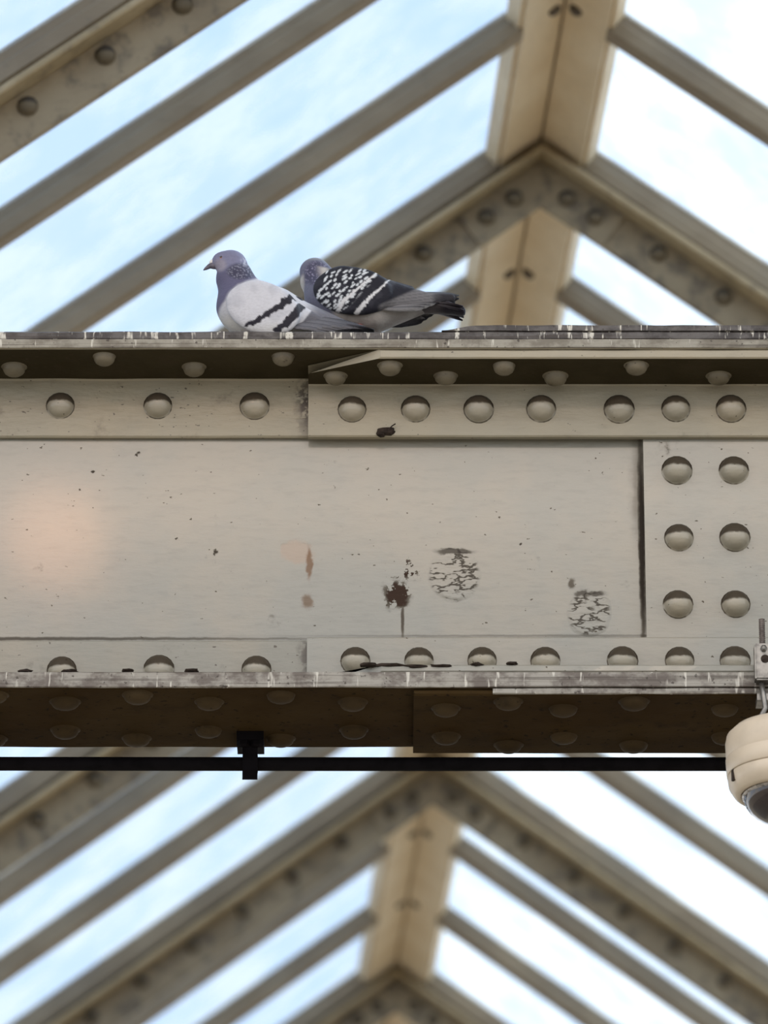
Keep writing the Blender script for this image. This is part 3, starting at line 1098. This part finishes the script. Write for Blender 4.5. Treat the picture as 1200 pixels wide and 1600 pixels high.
def col1(V):
    X, Z = fr1.inv(V)
    n1 = npnoise(X, Z, .055, 3)
    c = np.tile(lin((184, 184, 190)), (len(X), 1))
    # whitish belly
    c = lerp(c, sstep(Z + n1 * 8, 478, 512) * .8, (212, 208, 198))
    # violet-grey neck and breast
    bd, _ = poly_dist(X, Z, [(420, 425), (398, 434), (372, 442), (353, 462), (343, 484), (338, 500)])
    side = np.where((Z < np.interp(X, [330, 338, 343, 353, 372, 398, 430], [505, 498, 484, 462, 442, 434, 420])), 1.0, -1.0)
    f = sstep(bd * side + n1 * 3, -2.5, 3.5)
    c = lerp(c, f, (92, 90, 114))
    # greyer head, darker hind neck with light flecks
    c = lerp(c, sstep(Z + n1 * 5, 424, 410), (118, 118, 142))
    c = lerp(c, sstep(np.hypot(X - 343, Z - 411), 14, 6) * .7, (146, 140, 150))
    g = sstep(np.hypot((X - 377) / 24, (Z - 421) / 14), 1.15, .75)
    s1, s2 = neck_speckle(X, Z, 5.0)
    c = lerp(c, g * .75, (50, 50, 66))
    c = lerp(c, g * sstep(s1, .10, .30), (122, 122, 138))
    c = lerp(c, sstep(np.hypot(X - 382, Z - 405), 10, 3) * sstep(s2, -.1, .2) * .8, (172, 172, 184))
    # rump darker towards the tail
    c = lerp(c, sstep(X, 470, 500), (108, 108, 116))
    return c


V, F = surface_nets(body1, (-.125, -.085, -.01), (.16, .085, .205), .0022)
colored('body', V, F, col1, M['plume'], pig1)


def beak(fr, a, mid, tip, r, root, cere_c, cr):
    vt, ft = tube([a, (Vector(a) + Vector(mid)) / 2, mid, (Vector(mid) * .4 + Vector(tip) * .6), tip], [r, r * .88, r * .66, r * .42, r * .12], 12)
    bk = link('beak', mesh('beak', vt, ft, True), M['beak'], root)
    vt, ft = tube([Vector(cere_c) + Vector((cr * .9, 0, cr * .3)), cere_c, Vector(cere_c) - Vector((cr * .9, 0, cr * .5))], [cr * .7, cr, cr * .45], 10)
    link('cere', mesh('cere', vt, ft, True), M['cere'], bk)


beak(fr1, q1(338, 411), q1(326, 412), q1(316.5, 418.5), u(6.2), pig1, q1(330.0, 405.0), u(4.3))
eye(fr1, n1_(345, 398.5, -14.5), (-.35, -1, .12), pig1, 3.5)
eye(fr1, n1_(345, 398.5, 14.5), (-.35, 1, .12), pig1, 3.5)


def wing1_sdf(P, sg):
    d = ell_sdf(P, n1_(411, 480, sg * 36), (u(60), u(15), u(43)), R(-24), R(sg * 4))
    d = smin(d, cone_sdf(P, n1_(428, 482, sg * 33), n1_(494, 499, sg * 18), u(30), u(11), .5), u(12))
    d = smin(d, cone_sdf(P, n1_(402, 460, sg * 26), n1_(464, 472, sg * 14), u(23), u(11), .8), u(12))
    return d


def wcol1(V):
    X, Z = fr1.inv(V)
    n1 = npnoise(X, Z, .05, 13)
    n2 = npnoise(X, Z, .13, 3) + .35 * npnoise(X, Z, .3, 7)
    c = np.tile(lin((190, 190, 196)), (len(X), 1))
    c = lerp(c, sstep(n1, .0, .5) * .5, (165, 165, 173))
    c = lerp(c, sstep(Z + 6 * n1, 495, 520) * .6, (208, 206, 200))
    d, k = poly_dist(X, Z, [(474, 460), (455, 464), (432, 480), (410, 496), (386, 507)])
    w = 7.2 - 4.2 * k + n2 * 4.5
    c = lerp(c, sstep(d - w, .8, -.8), (38, 36, 44))
    d, k = poly_dist(X, Z, [(485, 463), (471, 478), (456, 496), (434, 516)])
    w = 7.2 + n2 * 3.5 - 1.5 * k
    c = lerp(c, sstep(d - w, .8, -.8), (42, 40, 47))
    c = lerp(c, sstep(X - (Z - 490) * -.75, 480, 484) * sstep(X + Z, 950, 955), (96, 95, 102))
    return c


for sg in (-1, 1):
    V, F = surface_nets(lambda P: wing1_sdf(P, sg), (-.09, -.075, -.01), (.10, .075, .15), .002)
    w_o = colored('wing', V, F, wcol1, M['plume'], pig1)
    for i in range(7):
        k = i / 6
        root = n1_(448 + 10 * k, 508 - 20 * k, sg * (33 - 13 * k))
        tip = n1_(516 + 64 * k, 517 - 5 * math.sin(k * 2.4) * 1.2, sg * (27 - 21 * k))
        mid = n1_(486 + 24 * k, 507 - 15 * k, sg * (36 - 17 * k))
        feather('flight_feather', bez(root, mid, tip), u(9.5), (0, sg, .75), w_o, (92, 92, 98) if i % 2 else (74, 74, 80), (52, 52, 58), (128, 126, 130))
tl = empty('tail')
tl.parent = pig1
for i in range(8):
    k = i / 7 - .5
    feather('tail_feather', bez(q1(505, 505, 6 * k), q1(545, 509 + abs(k) * 2, 22 * k), q1(584, 519 + abs(k) * 3, 34 * k)), u(7.5), (0, 0, 1), tl, (92, 92, 102), (26, 26, 30))
legs(pig1, q1(400, 520)[0], .022, .018)

# ---- dark chequered pigeon seen from behind its shoulder, head turned away
YP2 = YF + .165
SURF2 = 515 + .165 * 326
fr2 = Frame(560.0, SURF2)
b2 = at(560, SURF2, YP2)
pig2 = empty('pigeon', (b2.x, YP2, zt2))
tag(pig2, 'dark chequered pigeon with white wing flecks standing behind, head turned away', 'pigeon', 'pigeons on the girder')
q2 = fr2.p
n2_ = fr2.n


def body2(P):
    d = ell_sdf(P, q2(550, 462, 4), (u(74), u(48), u(50)), R(-8), R(-14))
    d = smin(d, cone_sdf(P, q2(590, 472, -2), q2(690, 470, -14), u(42), u(9), 1.0), u(14))
    d = smin(d, cone_sdf(P, q2(514, 450, 16), q2(496, 420, 24), u(40), u(28), .95), u(10))
    d = smin(d, cone_sdf(P, q2(496, 420, 24), q2(491, 407, 26), u(27), u(22), .95), u(6))
    d = smin(d, ell_sdf(P, q2(490, 405, 26), (u(23), u(23), u(20.5)), 0, 0), u(5))
    d = smin(d, ell_sdf(P, q2(484, 403, 40), (u(12), u(14), u(12)), 0, 0), u(8))
    return d


def col2(V):
    X, Z = fr2.inv(V)
    Y = V[:, 1] * SX
    n1 = npnoise(X, Z, .05, 33)
    c = np.tile(lin((176, 170, 164)), (len(X), 1))
    c = lerp(c, sstep(n1, -.2, .4) * .5, (140, 132, 124))
    # back and shoulders dark
    c = lerp(c, sstep(Z + n1 * 4, 455, 438) * sstep(X, 505, 520), (38, 38, 46))
    # neck grey violet
    f = np.maximum(sstep(X + (Z - 440) * -.35 + n1 * 4, 512, 498), sstep(Z, 412, 404) * sstep(X, 530, 520))
    c = lerp(c, f, (104, 105, 122))
    s1, s2 = neck_speckle(X, Z, 21.0)
    g = f * sstep(np.hypot((X - 496) / 27, (Z - 418) / 26), 1.1, .6)
    c = lerp(c, g * .8, (62, 60, 82))
    c = lerp(c, g * sstep(s1, .15, .35) * .8, (150, 146, 168))
    # pale nape crown; sunlit rim painted into the face edge
    c = lerp(c, sstep(Z + n1 * 3, 396, 387) * .7, (136, 138, 140))
    c = lerp(c, sstep(X + n1 * 4, 475, 467) * sstep(Z, 452, 440) * sstep(Z, 408, 418), (190, 186, 180))
    # rump grey, darker vent
    c = lerp(c, sstep(X, 625, 665) * sstep(Z, 472, 462), (70, 70, 78))
    c = lerp(c, sstep(X + Z * .6 + n1 * 10, 935, 975) * .55, (104, 96, 92))
    return c


V, F = surface_nets(body2, (-.125, -.085, .0), (.175, .10, .25), .0022)
colored('body', V, F, col2, M['plume'], pig2)
beak(fr2, q2(482, 407, 48), q2(479, 409, 58), q2(476, 415, 67), u(6), pig2, q2(480, 403, 54), u(3.4))
eye(fr2, q2(471.5, 399, 41), (-1, .3, .1), pig2, 3.1)
eye(fr2, q2(500, 399, 45), (1, .6, .1), pig2, 3.1)


def wing2_sdf(P, sg):
    d = ell_sdf(P, n2_(550, 448, sg * 40, 6), (u(64), u(15), u(40)), R(-14), R(-10 + sg * 3))
    d = smin(d, cone_sdf(P, n2_(575, 452, sg * 36, 0), n2_(668, 461, sg * 18, -14), u(31), u(10), .5), u(12))
    d = smin(d, cone_sdf(P, n2_(665, 460, sg * 17, -14), n2_(706, 459, sg * 9, -16), u(9.5), u(6.5), .6), u(6))
    d = smin(d, cone_sdf(P, n2_(535, 434, sg * 24, 6), n2_(640, 448, sg * 12, -10), u(25), u(9), .8), u(12))
    return d


rf = random.Random(4)
FLECK = []
for row in range(9):
    for j in range(10):
        # rows run down and to the left like the covert tips
        ox = 496 + row * 9.5 + j * -2.5 + 16
        oz = 420 + j * 6.6 + row * -.8
        FLECK.append((ox + rf.uniform(-3, 3), oz + rf.uniform(-2, 2), rf.uniform(2.6, 5.6), rf.uniform(1.1, 2.1), R(rf.uniform(-55, -25))))


def wcol2(V):
    X, Z = fr2.inv(V)
    n1 = npnoise(X, Z, .07, 43)
    n2 = npnoise(X, Z, .3, 11)
    c = np.tile(lin((34, 34, 42)), (len(X), 1))
    c = lerp(c, sstep(n1, .05, .4) * .5, (58, 58, 66))
    # white flecks over the shoulder coverts
    fl = np.zeros(len(X))
    for (cx, cz, a, b, an) in FLECK:
        dx, dz = X - cx, Z - cz
        ca, sa = math.cos(an), math.sin(an)
        e = np.hypot((dx * ca + dz * sa) / a, (-dx * sa + dz * ca) / b)
        fl = np.maximum(fl, sstep(e, 1.15, .75))
    band = sstep(X + (Z - 445) * .95, 576, 566) * sstep(X, 489, 494) * sstep(Z, 410, 418)
    c = lerp(c, fl * band * .95, (208, 212, 216))
    # two pale lines where the covert rows end
    for pts, w0 in (([(590, 420), (570, 436), (552, 452), (536, 466), (528, 482)], 2.4), ([(612, 428), (592, 448), (576, 462), (566, 474), (558, 484)], 2.8)):
        d, k = poly_dist(X, Z, pts)
        w = w0 * (.35 + 1.1 * k) + n2 * 2.2
        c = lerp(c, sstep(d - w, .7, -.7), (206, 206, 208))
    # grey folded secondaries
    f = sstep(Z + (X - 600) * .45, 466, 472) * sstep(X, 588, 598)
    c = lerp(c, f, (110, 108, 110))
    c = lerp(c, f * sstep(np.sin((Z - X * -.12) * 1.3), .3, .9) * .5, (66, 66, 70))
    c = lerp(c, sstep(X + n1 * 6, 672, 692), (46, 44, 48))
    return c


for sg in (-1, 1):
    V, F = surface_nets(lambda P: wing2_sdf(P, sg), (-.09, -.085, .03), (.19, .085, .23), .002)
    w_o = colored('wing', V, F, wcol2, M['plume'], pig2)
    for i in range(7):
        k = i / 6
        root = n2_(596 + 24 * k, 476 - 22 * k, sg * (32 - 8 * k), -6)
        tip = n2_(664 + 54 * k, 474 - 19 * k, sg * (22 - 16 * k), -16)
        mid = n2_(640 + 26 * k, 474 - 21 * k, sg * (30 - 12 * k), -10)
        feather('flight_feather', bez(root, mid, tip), u(9.5), (0, sg, .5), w_o, (104, 102, 104) if i % 2 else (86, 85, 88), (40, 38, 42), (150, 148, 148) if i < 3 else None)
tl = empty('tail')
tl.parent = pig2
for i in range(10):
    k = i / 9 - .5
    feather('tail_feather', bez(q2(640, 473, 10 * k - 10), q2(690, 476 + i % 2 * 4 + abs(k) * 3, 26 * k - 14), q2(728 - 8 * abs(k), 486 + i % 2 * 5 + abs(k) * 5, 42 * k - 18)), u(9), (0, 0, 1), tl, (84, 80, 84), (36, 31, 38))
V, F = surface_nets(lambda P: smin(cone_sdf(P, q2(640, 476, -10), q2(700, 481, -15), u(11), u(8), 1.9), cone_sdf(P, q2(700, 481, -15), q2(722, 488, -18), u(8), u(6.5), 2.2), u(4)), (.06, -.06, .05), (.21, .04, .17), .002)
colored('tail_coverts', V, F, lambda V: lerp(np.tile(lin((92, 86, 86)), (len(V), 1)), sstep(V[:, 0] * SX + 560, 672, 700), (38, 33, 40)), M['plume'], tl)
legs(pig2, q2(555, 500)[0], .075, .018)
